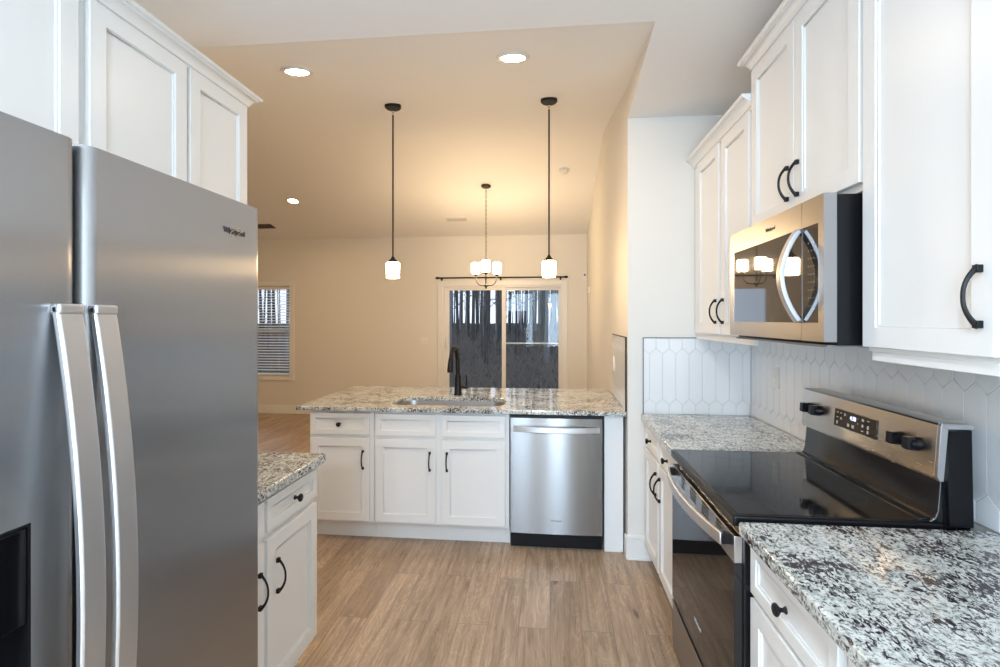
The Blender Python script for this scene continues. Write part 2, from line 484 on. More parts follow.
# ------------------------------------------------------------------ cabinets
def shaker(name, x0, x1, z0, z1, parent, rail=.056, t=.02, y=0):
    m = MB()
    O = [(x0, z0), (x1, z0), (x1, z1), (x0, z1)]; I = [(x0+rail, z0+rail), (x1-rail, z0+rail), (x1-rail, z1-rail), (x0+rail, z1-rail)]
    v = [(x, yy, z) for yy in (y-t, y) for q in (O, I) for x, z in q]
    fc = []
    for k in range(4):
        j = (k+1) % 4
        fc += [(k, j, 4+j, 4+k), (8+k, 8+j, 12+j, 12+k), (k, j, 8+j, 8+k), (4+k, 4+j, 12+j, 12+k)]
    m.add(v, fc)
    o = m.build(name, CAB, parent, .0022)
    p = MB(); b = .006
    p.box(x0+rail-.002, x1-rail+.002, y-t+.010, y-.003, z0+rail-.002, z1-rail+.002)
    # small inner bead along the recess
    for (a0, a1, c0, c1) in ((x0+rail, x1-rail, z0+rail, z0+rail+b), (x0+rail, x1-rail, z1-rail-b, z1-rail), (x0+rail, x0+rail+b, z0+rail+b, z1-rail-b), (x1-rail-b, x1-rail, z0+rail+b, z1-rail-b)):
        p.box(a0, a1, y-t+.0055, y-t+.0115, c0, c1)
    p.build('center_panel', CAB, o, .0015)
    return o
def pull(parent, x, zc, y=-.02, L=.126, vertical=True):
    m = MB(); N = 14; path = []; rr = []
    for i in range(N+1):
        u = -1+2*i/N
        d = .030*(1-abs(u)**2.3)
        a = u*L/2
        path.append((x, y-.004-d, zc+a) if vertical else (x+a, y-.004-d, zc)); rr.append(.0047+.0022*abs(u)**3)
    m.tube(path, rr, 8, flat=.75)
    for sg in (-1, 1):
        if vertical: m.box(x-.0075, x+.0075, y-.012, y, zc+sg*(L/2-.006)-.008, zc+sg*(L/2-.006)+.008)
        else: m.box(x+sg*(L/2-.006)-.008, x+sg*(L/2-.006)+.008, y-.012, y, zc-.0075, zc+.0075)
    return m.build('pull_handle', BLACKMETAL, parent, .0015)
def knob(parent, x, z, y=-.02):
    return MB().lathe([(.0095, 0), (.0085, -.003), (.0055, -.006), (.0055, -.013), (.011, -.018), (.0155, -.022), (.0160, -.026), (.013, -.0295), (.006, -.031)], (x, y, z), 'y', 20).build('knob', BLACKMETAL, parent)

def crown(parent, w, z, depth, e0, e1, h=.065, out=.055):
    # mitred crown moulding: front run plus end returns
    prof = [(0, 0), (.008, 0), (.008, .009), (.014, .009), (.017, .018), (.024, .029), (.035, .037), (.041, .039), (.041, .045), (out-.006, .045), (out, .050), (out, h), (0, h)]
    s = h/.065
    pts = []
    for (o, u) in prof:
        pts.append([(-e0*o, depth, z+u), (-e0*o, -o, z+u), (w+e1*o, -o, z+u), (w+e1*o, depth, z+u)])
    m = MB(); n = len(prof); v = [p for row in pts for p in row]
    fc = []
    for k in range(3):
        if (k == 0 and not e0) or (k == 2 and not e1): continue
        for i in range(n):
            j = (i+1) % n
            fc.append((i*4+k, j*4+k, j*4+k+1, i*4+k+1))
    m.add(v, fc)
    if not e0: m.add([(0, -o, z+u) for o, u in prof], [tuple(range(n))])
    else: m.add([(-o, depth, z+u) for o, u in prof], [tuple(range(n))])
    if not e1: m.add([(w, -o, z+u) for o, u in prof], [tuple(range(n))])
    else: m.add([(w+o, depth, z+u) for o, u in prof], [tuple(range(n))])
    m.box(0, w, 0, depth, z-.002, z+h-.004)
    return m.build('crown_molding', CAB, parent)

def cabinet(name, label, cat, loc, rz, w, z0, z1, depth, fronts, toe=.0, rail=None, crowned=None, group=None, toe_in=.07, hollow=False):
    t = thing(name, label, cat, loc, rz, group)
    m = MB()
    if hollow:
        q = .018
        m.box(0, w, 0, q, z0+toe, z1).box(0, w, depth-q, depth, z0+toe, z1).box(0, q, q, depth-q, z0+toe, z1).box(w-q, w, q, depth-q, z0+toe, z1).box(q, w-q, q, depth-q, z0+toe, z0+toe+q)
    else: m.box(0, w, 0, depth, z0+toe, z1)
    m.build('body', CAB, t, .0015)
    if toe: MB().box(0, w, toe_in, depth, z0, z0+toe).build('toe_kick', CAB, t)
    if rail: MB().box(*rail[:2], rail[3] if len(rail) > 3 else .001, .02, z0-rail[2], z0).build('light_rail', CAB, t, .002)
    for fr in fronts:
        kind, x0, x1, a, b = fr[:5]
        if kind == 'door': o = shaker('door', x0, x1, a, b, t)
        elif kind == 'drawer': o = shaker('drawer', x0, x1, a, b, t, rail=.036)
        elif kind == 'false': o = shaker('false_drawer', x0, x1, a, b, t, rail=.036)
        if len(fr) > 5 and fr[5]:
            if fr[5][0] == 'knob': knob(o, (x0+x1)/2, (a+b)/2)
            else: pull(o, fr[5][1], fr[5][2])
    if crowned: crown(t, w, crowned[0], depth, crowned[1], crowned[2], crowned[3] if len(crowned) > 3 else .065)
    return t

# -- right run, facing -X: local x runs toward the camera (world -y)
RF = .595          # face frame plane of base cabinets
UF = .895          # face frame plane of wall cabinets
RZ = -PI/2
cabinet('base_cabinet', 'white base cabinet with two drawers between stove and end wall', 'cabinet', (RF, 3.21, 0), RZ, .90, 0, .874, .638,
        [('drawer', .085, .450, .745, .862, ('knob',)), ('drawer', .478, .870, .745, .862, ('knob',)),
         ('door', .085, .450, .135, .730, ('pull', .415, .605)), ('door', .478, .870, .135, .730, ('pull', .515, .605))], toe=.105)
cabinet('base_cabinet', 'white base cabinet beside the stove, nearest drawer and door on the right', 'cabinet', (RF, 1.520, 0), RZ, .470, 0, .874, .638,
        [('drawer', .010, .452, .715, .862, ('knob',)), ('door', .010, .452, .130, .700, ('pull', .410, .600))], toe=.105)
cabinet('base_cabinet', 'white base cabinet at the right photo edge, next past the one beside the stove', 'cabinet', (RF, 1.049, 0), RZ, .90, 0, .874, .638,
        [('drawer', .015, .44, .715, .862, ('knob',)), ('drawer', .46, .885, .715, .862, ('knob',)),
         ('door', .015, .44, .130, .700, ('pull', .395, .600)), ('door', .46, .885, .130, .700, ('pull', .505, .600))], toe=.105)
# wall cabinets
cabinet('wall_cabinet', 'white two door wall cabinet over the far granite counter by the end wall', 'cabinet', (UF, 3.21, 0), RZ, .912, 1.412, 2.435, .34,
        [('door', .115, .493, 1.425, 2.425, ('pull', .458, 1.545)), ('door', .535, .895, 1.425, 2.425, ('pull', .572, 1.545))],
        rail=(.02, .905, .026), crowned=(2.435, 0, 0, .062))
cabinet('wall_cabinet', 'raised white two door cabinet directly over the microwave', 'cabinet', (UF, 2.297, 0), RZ, .787, 1.872, 2.595, .34,
        [('door', .010, .392, 1.893, 2.585, ('pull', .352, 2.003)), ('door', .397, .778, 1.893, 2.585, ('pull', .428, 2.003))],
        crowned=(2.595, 1, 1, .062))
cabinet('wall_cabinet', 'large white wall cabinet nearest on the right with one black pull', 'cabinet', (UF, 1.508, 0), RZ, .452, 1.412, 2.435, .34,
        [('door', .004, .424, 1.425, 2.425, ('pull', .394, 1.548))],
        rail=(.012, .452, .026), crowned=(2.435, 0, 0, .062))
cabinet('wall_cabinet', 'white wall cabinet cut off by the right photo edge', 'cabinet', (UF, 1.055, 0), RZ, .90, 1.412, 2.435, .34,
        [('door', .015, .44, 1.425, 2.425, ('pull', .40, 1.548)), ('door', .46, .885, 1.425, 2.425, ('pull', .50, 1.548))],
        rail=(0, .90, .026), crowned=(2.435, 0, 1, .062))

# -- left run, facing +X: local x runs away from the camera
LZ = PI/2
LF = -1.030
cabinet('base_cabinet', 'white base cabinet beside the refrigerator with black knob and pulls', 'cabinet', (LF, 1.215, 0), LZ, .880, 0, .874, .615,
        [('drawer', .085, .470, .735, .855, ('knob',)), ('drawer', .490, .872, .735, .855, ('knob',)),
         ('door', .085, .470, .135, .708, ('pull', .435, .552)), ('door', .490, .872, .135, .708, ('pull', .550, .552))], toe=.105)
LU = -1.350
cabinet('wall_cabinet', 'white two door wall cabinet at the far end of the left run', 'cabinet', (LU, 1.310, 0), LZ, .785, 1.412, 2.435, .305,
        [('door', .016, .407, 1.425, 2.438, ('pull', .372, 1.545)), ('door', .423, .775, 1.425, 2.438, ('pull', .458, 1.545))],
        crowned=(2.441, 0, 1, .057))
cabinet('wall_cabinet', 'white wall cabinet over the refrigerator at the top left corner', 'cabinet', (LU, .390, 0), LZ, .918, 1.83, 2.435, .305,
        [('door', .012, .445, 1.845, 2.438, ('pull', .41, 1.94)), ('door', .460, .903, 1.845, 2.438, ('pull', .495, 1.94))],
        crowned=(2.441, 1, 0, .057))

# -- island, facing the camera
IF = 3.290
cabinet('base_cabinet', 'white island cabinet with one knobbed drawer over one door', 'cabinet', (-1.643, IF, 0), 0, .455, 0, .884, .60,
        [('drawer', .013, .428, .722, .868, ('knob',)), ('door', .013, .428, .140, .700, ('pull', .385, .557))], toe=.125)
cabinet('sink_cabinet', 'white double door sink cabinet under the island faucet', 'cabinet', (-1.186, IF, 0), 0, .918, 0, .884, .60,
        [('false', .012, .428, .722, .868), ('false', .468, .892, .722, .868),
         ('door', .012, .428, .140, .700, ('pull', .388, .557)), ('door', .468, .892, .140, .700, ('pull', .504, .557))], toe=.125, hollow=True)
ep = thing('end_panel', 'plain white filler panel between dishwasher and wall corner', 'panel', (.350, IF+.006, 0))
MB().box(0, .120, 0, .60, 0, .884).build('panel', CAB, ep, .0015)
MB().box(-.0, .112, -.006, .0, .0, .020).build('base_shoe', CAB, ep, .002)
struct(MB().box(-1.643, .485, 3.90, 4.0, 0, .884).build('wall_island_knee', WALL))

# ------------------------------------------------------------------ counters
def counter(name, label, poly, z0, z1, cut=None):
    m = MB(); m.prism(poly, z0, z1, 'z')
    o = m.build(name, GRANITE, None, .006, 3)
    tag(o, label, 'countertop')
    return o
counter('countertop', 'grey white granite countertop between stove and end wall', [(.548, 2.300), (XW-.012, 2.300), (XW-.012, YE-.012), (.565, YE-.012)], .876, .914)
counter('countertop', 'black flecked granite countertop nearest at lower right', [(.545, .10), (XW-.012, .10), (XW-.012, 1.518), (.545, 1.518)], .876, .914)
counter('countertop', 'granite countertop corner beside the refrigerator on the left', [(-1.64, 1.215), (-.985, 1.215), (-.980, 2.105), (-.990, 2.117), (-1.64, 2.117)], .876, .914)
# island top with an oval-cornered sink opening
def rrect(x0, x1, y0, y1, r, n=6):
    out = []
    for cx, cy, a0 in ((x1-r, y1-r, 0), (x0+r, y1-r, 90), (x0+r, y0+r, 180), (x1-r, y0+r, 270)):
        for i in range(n+1):
            a = math.radians(a0+90*i/n); out.append((cx+r*math.cos(a), cy+r*math.sin(a)))
    return out
SX0, SX1, SY0, SY1 = -1.115, -.318, 3.365, 3.735
IX0, IX1, IY0, IY1 = -1.726, .484, 3.250, 4.300
def island_top():
    bm = bmesh.new()
    outer = [(IX0, IY0), (IX1, IY0-.012), (IX1, IY1), (IX0, IY1)]
    inner = rrect(SX0, SX1, SY0, SY1, .11, 8)
    for z in (.914,):
        vo = [bm.verts.new((x, y, z)) for x, y in outer]; vi = [bm.verts.new((x, y, z)) for x, y in inner]
        eo = [bm.edges.new((vo[i], vo[(i+1) % len(vo)])) for i in range(len(vo))]
        ei = [bm.edges.new((vi[i], vi[(i+1) % len(vi)])) for i in range(len(vi))]
        bmesh.ops.triangle_fill(bm, use_beauty=True, edges=eo+ei)
    geom = bmesh.ops.extrude_face_region(bm, geom=list(bm.faces))
    for v in [g for g in geom['geom'] if isinstance(g, bmesh.types.BMVert)]: v.co.z = .886
    bmesh.ops.recalc_face_normals(bm, faces=bm.faces)
    me = bpy.data.meshes.new('island_countertop'); bm.to_mesh(me); bm.free(); me.materials.append(GRANITE)
    o = bpy.data.objects.new('island_countertop', me); COL.objects.link(o)
    b = o.modifiers.new('bevel', 'BEVEL'); b.width = .005; b.segments = 3; b.limit_method = 'ANGLE'; b.angle_limit = math.radians(50)
    return o
tag(island_top(), 'large island granite countertop with a sink opening under the pendants', 'countertop')

# sink bowl under the opening
sk = thing('kitchen_sink', 'undermount stainless steel sink set in the island counter', 'sink', ((SX0+SX1)/2, (SY0+SY1)/2, .885))
hx_, hy_ = (SX1-SX0)/2, (SY1-SY0)/2
m = MB()
lv = [(.030, 0, .12), (.004, 0, .11), (.002, -.02, .11), (-.01, -.15, .10), (-.035, -.172, .08), (-.30, -.176, .05)]
rings = []
for g, z, r in lv:
    a, b = hx_+g, hy_+min(g, g*.45 if g < -.1 else g)
    rings.append([(x, y, z) for x, y in rrect(-a, a, -b, b, min(r, b*.8), 8)])
n = len(rings[0]); v = [p for R in rings for p in R]
m.add(v, [(i*n+k, i*n+(k+1) % n, (i+1)*n+(k+1) % n, (i+1)*n+k) for i in range(len(rings)-1) for k in range(n)], True)
m.add(v, [tuple((len(rings)-1)*n+k for k in range(n))])
bowl = m.build('bowl', SINKSTEEL, sk)
so = bowl.modifiers.new('thick', 'SOLIDIFY'); so.thickness = .0015; so.offset = 1
MB().lathe([(.044, -.174), (.044, -.171), (.03, -.1715), (.02, -.173)], (0, 0, 0), 'z', 24).build('drain', CHROME, sk)

# faucet (black pull-down)
fy = 3.855
fc = thing('kitchen_faucet', 'tall black pull-down faucet standing behind the island sink', 'faucet', (-.717, fy, .914))
MB().lathe([(.033, 0), (.033, .006), (.029, .012), (.027, .10), (.022, .16)], (0, 0, 0), 'z', 24).build('base', BLACKMETAL, fc)
path = [(0, 0, .14), (-.003, 0, .27), (-.006, -.010, .32), (-.010, -.034, .358), (-.015, -.066, .372), (-.020, -.102, .364), (-.024, -.130, .335), (-.026, -.142, .298)]
MB().tube(path, .0165, 14).build('spout', BLACKMETAL, fc)
MB().tube([(-.026, -.142, .302), (-.028, -.147, .27), (-.030, -.155, .21), (-.031, -.158, .19)], [.017, .020, .023, .021], 14).build('spray_head', BLACKMETAL, fc)
m = MB().tube([(.015, 0, .062), (.075, 0, .062)], .0135, 12)
m.tube([(.066, 0, .062), (.070, 0, .10), (.064, 0, .160)], [.008, .007, .006], 10)
m.build('lever', BLACKMETAL, fc)

# ------------------------------------------------------------------ backsplash tiles
def picket_field(u0, u1, z0, z1, uoff, zoff, W=.080, P=.315, pt=.034, g=.0013):
    """elongated hexagon tiles clipped to a rectangle; returns lists of polygons (u, z)"""
    out = []
    h = (P-pt)/2
    row = int((z0-zoff)/P)-2
    while zoff+row*P < z1+P:
        cz = zoff+row*P
        shift = W/2 if row % 2 else 0
        c = math.floor((u0-uoff)/W)-1
        while uoff+c*W < u1+W:
            cu = uoff+c*W+shift
            hw = W/2-g
            e = g*1.15
            poly = [(cu-hw, cz-h+pt*.0+e*.4), (cu, cz-h-pt+e), (cu+hw, cz-h+e*.4), (cu+hw, cz+h-e*.4), (cu, cz+h+pt-e), (cu-hw, cz+h-e*.4)]
            # clip
            for ax, lim, sg in ((0, u0, 1), (0, u1, -1), (1, z0, 1), (1, z1, -1)):
                np_ = []
                for i in range(len(poly)):
                    a, b = poly[i], poly[(i+1) % len(poly)]
                    da, db = (a[ax]-lim)*sg, (b[ax]-lim)*sg
                    if da >= 0: np_.append(a)
                    if (da > 0 > db) or (da < 0 < db):
                        t = da/(da-db); np_.append((a[0]+(b[0]-a[0])*t, a[1]+(b[1]-a[1])*t))
                poly = np_
                if len(poly) < 3: break
            if len(poly) >= 3:
                ar = abs(sum(poly[i][0]*poly[(i+1) % len(poly)][1]-poly[(i+1) % len(poly)][0]*poly[i][1] for i in range(len(poly))))/2
                if ar > 2e-5: out.append(poly)
            c += 1
        row += 1
    return out
def tiles(name, label, fn, u0, u1, z0, z1, uoff, zoff, t0=.006, t1=.009):
    """fn(u, z, d) -> xyz with d = distance out of the wall"""
    t = thing(name, label, 'backsplash', (0, 0, 0))
    m = MB(); c = [(u0, z0), (u1, z0), (u1, z1), (u0, z1)]
    v = [fn(u, z, d) for d in (.0005, t0) for u, z in c]
    m.add(v, [(0, 1, 2, 3), (4, 5, 6, 7), (0, 1, 5, 4), (1, 2, 6, 5), (2, 3, 7, 6), (3, 0, 4, 7)])
    m.build('grout_bed', GROUT, t)
    m = MB()
    for poly in picket_field(u0, u1, z0, z1, uoff, zoff):
        n = len(poly)
        cu = sum(p[0] for p in poly)/n; cz = sum(p[1] for p in poly)/n
        def sh(p, k=.0012):
            d = math.hypot(p[0]-cu, p[1]-cz) or 1
            return (p[0]-(p[0]-cu)/d*k, p[1]-(p[1]-cz)/d*k)
        v = [fn(*p, t0-.001) for p in poly]+[fn(*p, t1-.0009) for p in poly]+[fn(*sh(p), t1) for p in poly]
        m.add(v, [(i, (i+1) % n, n+(i+1) % n, n+i) for i in range(n)]+[(n+i, n+(i+1) % n, 2*n+(i+1) % n, 2*n+i) for i in range(n)]+[tuple(2*n+i for i in range(n))])
    m.build('picket_tiles', TILE, t)
    return t
# the zig-zag joints lie at about z = 0.99 and 1.305
ZO = .99+.315/2
tiles('tile_backsplash', 'white picket tile backsplash on the right wall behind the stove', lambda u, z, d: (XW-d, u, z), .1, YE-.011, .9145, 1.432, 1.820, ZO)
tb = tiles('tile_backsplash', 'white picket tile panel on the end wall over the far counter', lambda u, z, d: (u, YE-d, z), .583, XW-.011, .9145, 1.386, .578, ZO)
MB().box(.578, .583, YE-.0115, YE-.0005, .9145, 1.391).box(.583, XW-.012, YE-.0115, YE-.0005, 1.386, 1.391).build('metal_edge_trim', GREYMETAL, tb)
sxy = lambda y: xs0+(xs1-xs0)*(y-YE)/(YB-YE)
tc_ = tiles('tile_backsplash', 'tile panel on the side wall over the island counter end', lambda u, z, d: (sxy(u)-d, u, z), 3.262, 4.045, .9145, 1.386, 3.30, ZO)
m = MB()
def sbox(m, y0, y1, z0, z1, d0=.0005, d1=.0115):
    m.add([(sxy(y)-d, y, z) for y in (y0, y1) for z in (z0, z1) for d in (d0, d1)], [(0, 1, 3, 2), (4, 6, 7, 5), (0, 4, 5, 1), (2, 3, 7, 6), (0, 2, 6, 4), (1, 5, 7, 3)])
sbox(m, 3.257, 3.262, .9145, 1.391); sbox(m, 3.262, 4.045, 1.386, 1.391)
m.build('metal_edge_trim', BLACKMETAL, tc_)

# outlets and switches
def plate(name, label, cat, loc, rz, w=.07, h=.115, kind='outlet'):
    t = thing(name, label, cat, loc, rz)
    MB().box(-w/2, w/2, -.006, -.0003, -h/2, h/2).build('cover_plate', WHITEPLASTIC, t, .002)
    if kind == 'outlet':
        for z in (-.021, .021): MB().lathe([(.016, -.0005), (.016, -.0075), (.015, -.008)], (0, 0, z), 'y', 20).build('socket', WHITEPLASTIC, t)
    else:
        k = 1 if w < .09 else 2
        for i in range(k):
            x = (i-(k-1)/2)*.046
            MB().prism([(-.0055, -.032), (-.0085, -.030), (-.0105, .030), (-.0055, .032)], x-.016, x+.016, 'x').build('rocker', WHITEPLASTIC, t)
    return t
plate('wall_outlet', 'white outlet on the tiled right wall between counter and microwave', 'outlet', (XW-.0095, 2.86, 1.185), -PI/2)
plate('wall_outlet', 'white outlet on the tile panel at the island counter end', 'outlet', (sxy(4.0)-.0095, 3.93, 1.165), -PI/2)
plate('light_switch', 'white double switch on the tan wall left of the sliding door', 'switch', (-1.96, YB-.0003, 1.172), 0, w=.115, kind='rocker')
sb = thing('alarm_sensor', 'small white sensor box high in the corner beside the sliding door', 'sensor', (.518, YB-.0005, 2.185))
MB().box(-.030, .030, -.024, 0, -.085, .085).build('housing', WHITEPLASTIC, sb, .004)
MB().box(-.012, .012, -.027, -.024, -.02, .01).build('lens', GREYMETAL, sb, .001)
sb = thing('alarm_sensor', 'lower small sensor on the side wall, below the white box', 'sensor', (sxy(7.05)-.001, 7.05, 1.92))
MB().box(-.020, 0, -.02, .02, -.045, .045).build('housing', WHITEPLASTIC, sb, .003)
MB().box(-.023, -.020, -.008, .008, -.02, .0).build('lens', GREYMETAL, sb, .001)

# ------------------------------------------------------------------ dishwasher
dw = thing('dishwasher', 'stainless steel dishwasher built into the island end', 'dishwasher', (-.264, IF, 0))
W = .604
MB().box(.004, W-.004, .0, .56, .10, .872).build('tub', BLACKPLASTIC, dw)
m = MB()
N = 16; v = []
for i in range(N+1):
    u = i/N; x = .006+u*(W-.012); y = -.030-.006*(1-(2*u-1)**2)
    v += [(x, y, .112), (x, y, .862)]
m.add(v, [(2*i, 2*i+2, 2*i+3, 2*i+1) for i in range(N)], True)
v2 = [(.006, -.030, .112), (.006, -.030, .862), (.006, 0, .112), (.006, 0, .862), (W-.006, -.030, .112), (W-.006, -.030, .862), (W-.006, 0, .112), (W-.006, 0, .862)]
m.add(v2, [(0, 1, 3, 2), (4, 6, 7, 5), (2, 3, 7, 6)])
top = [v[2*i+1] for i in range(N+1)]+[(W-.006, 0, .862), (.006, 0, .862)]; m.add(top, [tuple(range(len(top)))])
bot = [v[2*i] for i in range(N+1)]+[(W-.006, 0, .112), (.006, 0, .112)]; m.add(bot, [tuple(range(len(bot)))])
dd = m.build('door', STEEL, dw)
m = MB(); path = []
for i in range(21):
    u = -1+i/10; path.append((W/2+u*.272, -.043-.033*(1-u*u), .792))
m.ribbon(path, (0, 0, 1), .036, .012)
m.box(W/2-.278, W/2-.262, -.048, -.028, .774, .810).box(W/2+.262, W/2+.278, -.048, -.028, .774, .810)
m.build('handle', SATIN, dd, .003)
MB().box(.004, W-.004, .025, .055, .0, .100).build('kick_plate', BLACKPLASTIC, dw)
text('logo', 'Whirlpool', .017, LOGO, dd, (W/2, -.0365, .200), (PI/2, 0, 0))

# ------------------------------------------------------------------ refrigerator
FX = -.720           # door front plane
Y0, Y1 = .275, 1.186
fr = thing('refrigerator', 'tall stainless steel side by side refrigerator on the left', 'refrigerator', (FX, (Y0+Y1)/2, 0))
LY = lambda y: y-(Y0+Y1)/2
GREYCASE = mat('grey_case_paint', (.20, .20, .21), .45)
MB().box(-.78, -.085, LY(Y0+.004), LY(Y1-.004), .03, 1.755).build('cabinet_body', GREYCASE, fr, .004)
MB().box(-.16, -.08, LY(Y0+.01), LY(Y1-.01), .0, .085).build('base_grille', BLACKPLASTIC, fr)
def fdoor(nm, ya, yb, hole=None):
    # gently crowned front with rounded vertical edges
    m = MB(); za, zb = .09, 1.775; N = 24
    def surf(y):
        u = (y-ya)/(yb-ya); e = min(u, 1-u)*(yb-ya)
        r = .02
        edge = 0 if e >= r else r-math.sqrt(max(r*r-(r-e)**2, 0))
        return -edge
    ys = [ya+(yb-ya)*i/N for i in range(N+1)]+[ya+.001, ya+.003, ya+.006, ya+.009, ya+.014, ya+.02, yb-.02, yb-.014, yb-.001, yb-.003, yb-.006, yb-.009, yb-.013]
    if hole: ys += [hole[0], hole[1]]
    ys = sorted(set(round(y, 5) for y in ys))
    zs = [za]+([hole[2], hole[3]] if hole else [])+[zb]
    g = [[(surf(y), LY(y), z) for z in zs] for y in ys]
    v = [p for c in g for p in c]; K = len(zs); fcs = []
    for i in range(len(ys)-1):
        for k in range(K-1):
            if hole and k == 1 and ys[i] >= hole[0]-1e-6 and ys[i+1] <= hole[1]+1e-6: continue
            fcs.append((i*K+k, (i+1)*K+k, (i+1)*K+k+1, i*K+k+1))
    m.add(v, fcs, True)
    for zi, z in ((0, za), (K-1, zb)):
        ring = [g[i][zi] for i in range(len(ys))]+[(-.078, LY(yb), z), (-.078, LY(ya), z)]
        m.add(ring, [tuple(range(len(ring)))])
    for y, i in ((ya, 0), (yb, len(ys)-1)):
        m.add([g[i][0], g[i][-1], (-.078, LY(y), zb), (-.078, LY(y), za)], [(0, 1, 2, 3)])
    m.add([(-.078, LY(ya), za), (-.078, LY(yb), za), (-.078, LY(yb), zb), (-.078, LY(ya), zb)], [(0, 1, 2, 3)])
    return m.build(nm, FRIDGESTEEL, fr)
HO = (.345, .628, .80, 1.218)
ld = fdoor('freezer_door', Y0, .700, HO)
rd = fdoor('refrigerator_door', .710, Y1)
# ice and water dispenser recess
m = MB()
a0, a1, c0, c1 = LY(HO[0]), LY(HO[1]), HO[2], HO[3]
m.box(-.070, -.066, a0, a1, c0, c1)
m.box(-.066, .0, a0, a0+.004, c0, c1).box(-.066, .0, a1-.004, a1, c0, c1).box(-.066, .0, a0+.004, a1-.004, c0, c0+.004).box(-.066, .0, a0+.004, a1-.004, c1-.004, c1)
di = m.build('dispenser', BLACKPLASTIC, fr)
MB().box(-.030, .0005, a0+.004, a1-.004, c1-.14, c1-.004).build('control_panel', mat('gloss_black', (.004, .004, .005), .12, 0, Specular_IOR_Level=.2), di, .004)
MB().box(-.06, -.04, (a0+a1)/2-.03, (a0+a1)/2+.03, c0+.14, c0+.26).build('paddle', BLACKPLASTIC, di, .004)
MB().box(-.06, -.002, a0+.01, a1-.01, c0+.004, c0+.016).build('drip_tray', mat('grey_plastic', (.12, .12, .125), .35), di, .002)
def fhandle(parent, y0):
    # bowed flat bar
    m = MB(); path = []; z0, z1 = .620, 1.522
    N = 26
    for i in range(N+1):
        u = -1+2*i/N; path.append((.006+.041*(1-abs(u)**2.0), LY(y0), (z0+z1)/2+u*(z1-z0)/2))
    m.ribbon(path, (0, 1, 0), .040, .012)
    m.box(-.001, .016, LY(y0)-.020, LY(y0)+.020, z1-.014, z1+.002).box(-.001, .016, LY(y0)-.020, LY(y0)+.020, z0-.002, z0+.014)
    return m.build('door_handle', SATIN, parent, .0035)
fhandle(ld, .674); fhandle(rd, .7335)
lg = text('logo', 'Whirlpool', .0185, LOGO, rd, (.0012, LY(1.079), 1.7015), (PI/2, 0, PI/2))
m = MB(); pth = [(.0015, LY(1.082)+.020*math.cos(a)+.004*math.sin(a), 1.7005+.0095*math.sin(a)+.006*math.cos(a)) for a in [math.radians(k*15) for k in range(-8, 13)]]
m.tube(pth, .0009, 6); m.build('logo_ring', mat('gold_ring', (.75, .6, .35), .25, 1.0), rd)

# ------------------------------------------------------------------ microwave
MX = .787; MY0, MY1 = 1.532, 2.288; MZ0, MZ1 = 1.436, 1.868
mw = thing('microwave_oven', 'stainless over-the-range microwave with dark mirror door', 'microwave', (MX, (MY0+MY1)/2, MZ0))
LY = lambda y: y-(MY0+MY1)/2
LZc = lambda z: z-MZ0
MB().box(.036, XW-MX-.012, LY(MY0), LY(MY1), -.010, MZ1-MZ0-.004).build('case', BLACKPLASTIC, mw, .002)
def mwframe(y0, y1, name, holes, matl=MWSTEEL, parent=mw):
    m = MB(); ha, hb, hc, hd = holes
    m.box(0, .036, LY(y0), LY(ha), 0, MZ1-MZ0).box(0, .036, LY(hb), LY(y1), 0, MZ1-MZ0)
    m.box(0, .036, LY(ha), LY(hb), 0, LZc(hc)).box(0, .036, LY(ha), LY(hb), LZc(hd), MZ1-MZ0)
    return m.build(name, matl, parent, .0012)
GZ0, GZ1 = 1.492, 1.787
md = mwframe(1.659, MY1, 'door', (1.6591, 2.238, GZ0, GZ1))
MB().box(.001, .030, LY(1.6595), LY(2.238), LZc(GZ0), LZc(GZ1)).build('door_glass', MWGLASS, md)
cp = mwframe(MY0, 1.657, 'control_panel', (1.562, 1.6569, GZ0, GZ1))
g = MB().box(.001, .030, LY(1.562), LY(1.6565), LZc(GZ0), LZc(GZ1)).build('control_glass', MWGLASS, cp)
m = MB()
for r in range(9):
    for c in range(3):
        zc = LZc(1.735-r*.024); yc = LY(1.588+c*.016)
        m.box(.0006, .0012, yc-.0017, yc+.0017, zc-.0012, zc+.0012)
m.build('key_print', PRINT, cp)
m = MB(); path = []
for i in range(25):
    u = -1+i/12; path.append((-.006-.052*(1-abs(u)**1.9), LY(1.672), LZc(1.6395)+u*.143))
m.ribbon(path, (0, 1, 0), .030, .016)
m.box(-.014, .002, LY(1.662), LY(1.682), LZc(1.494), LZc(1.506)).box(-.014, .002, LY(1.662), LY(1.682), LZc(1.773), LZc(1.785))
m.build('door_handle', SATIN, md, .003)
text('logo', 'Whirlpool', .019, LOGO, md, (-.0007, LY(1.885), LZc(1.826)), (PI/2, 0, -PI/2))
m = MB().box(.02, .36, LY(MY0+.02), LY(MY1-.02), -.016, -.0095)
for k in range(5): m.box(.03+k*.012, .035+k*.012, LY(MY0+.06), LY(MY0+.3), -.018, -.016)
m.build('vent_grille', GREYCASE, mw)

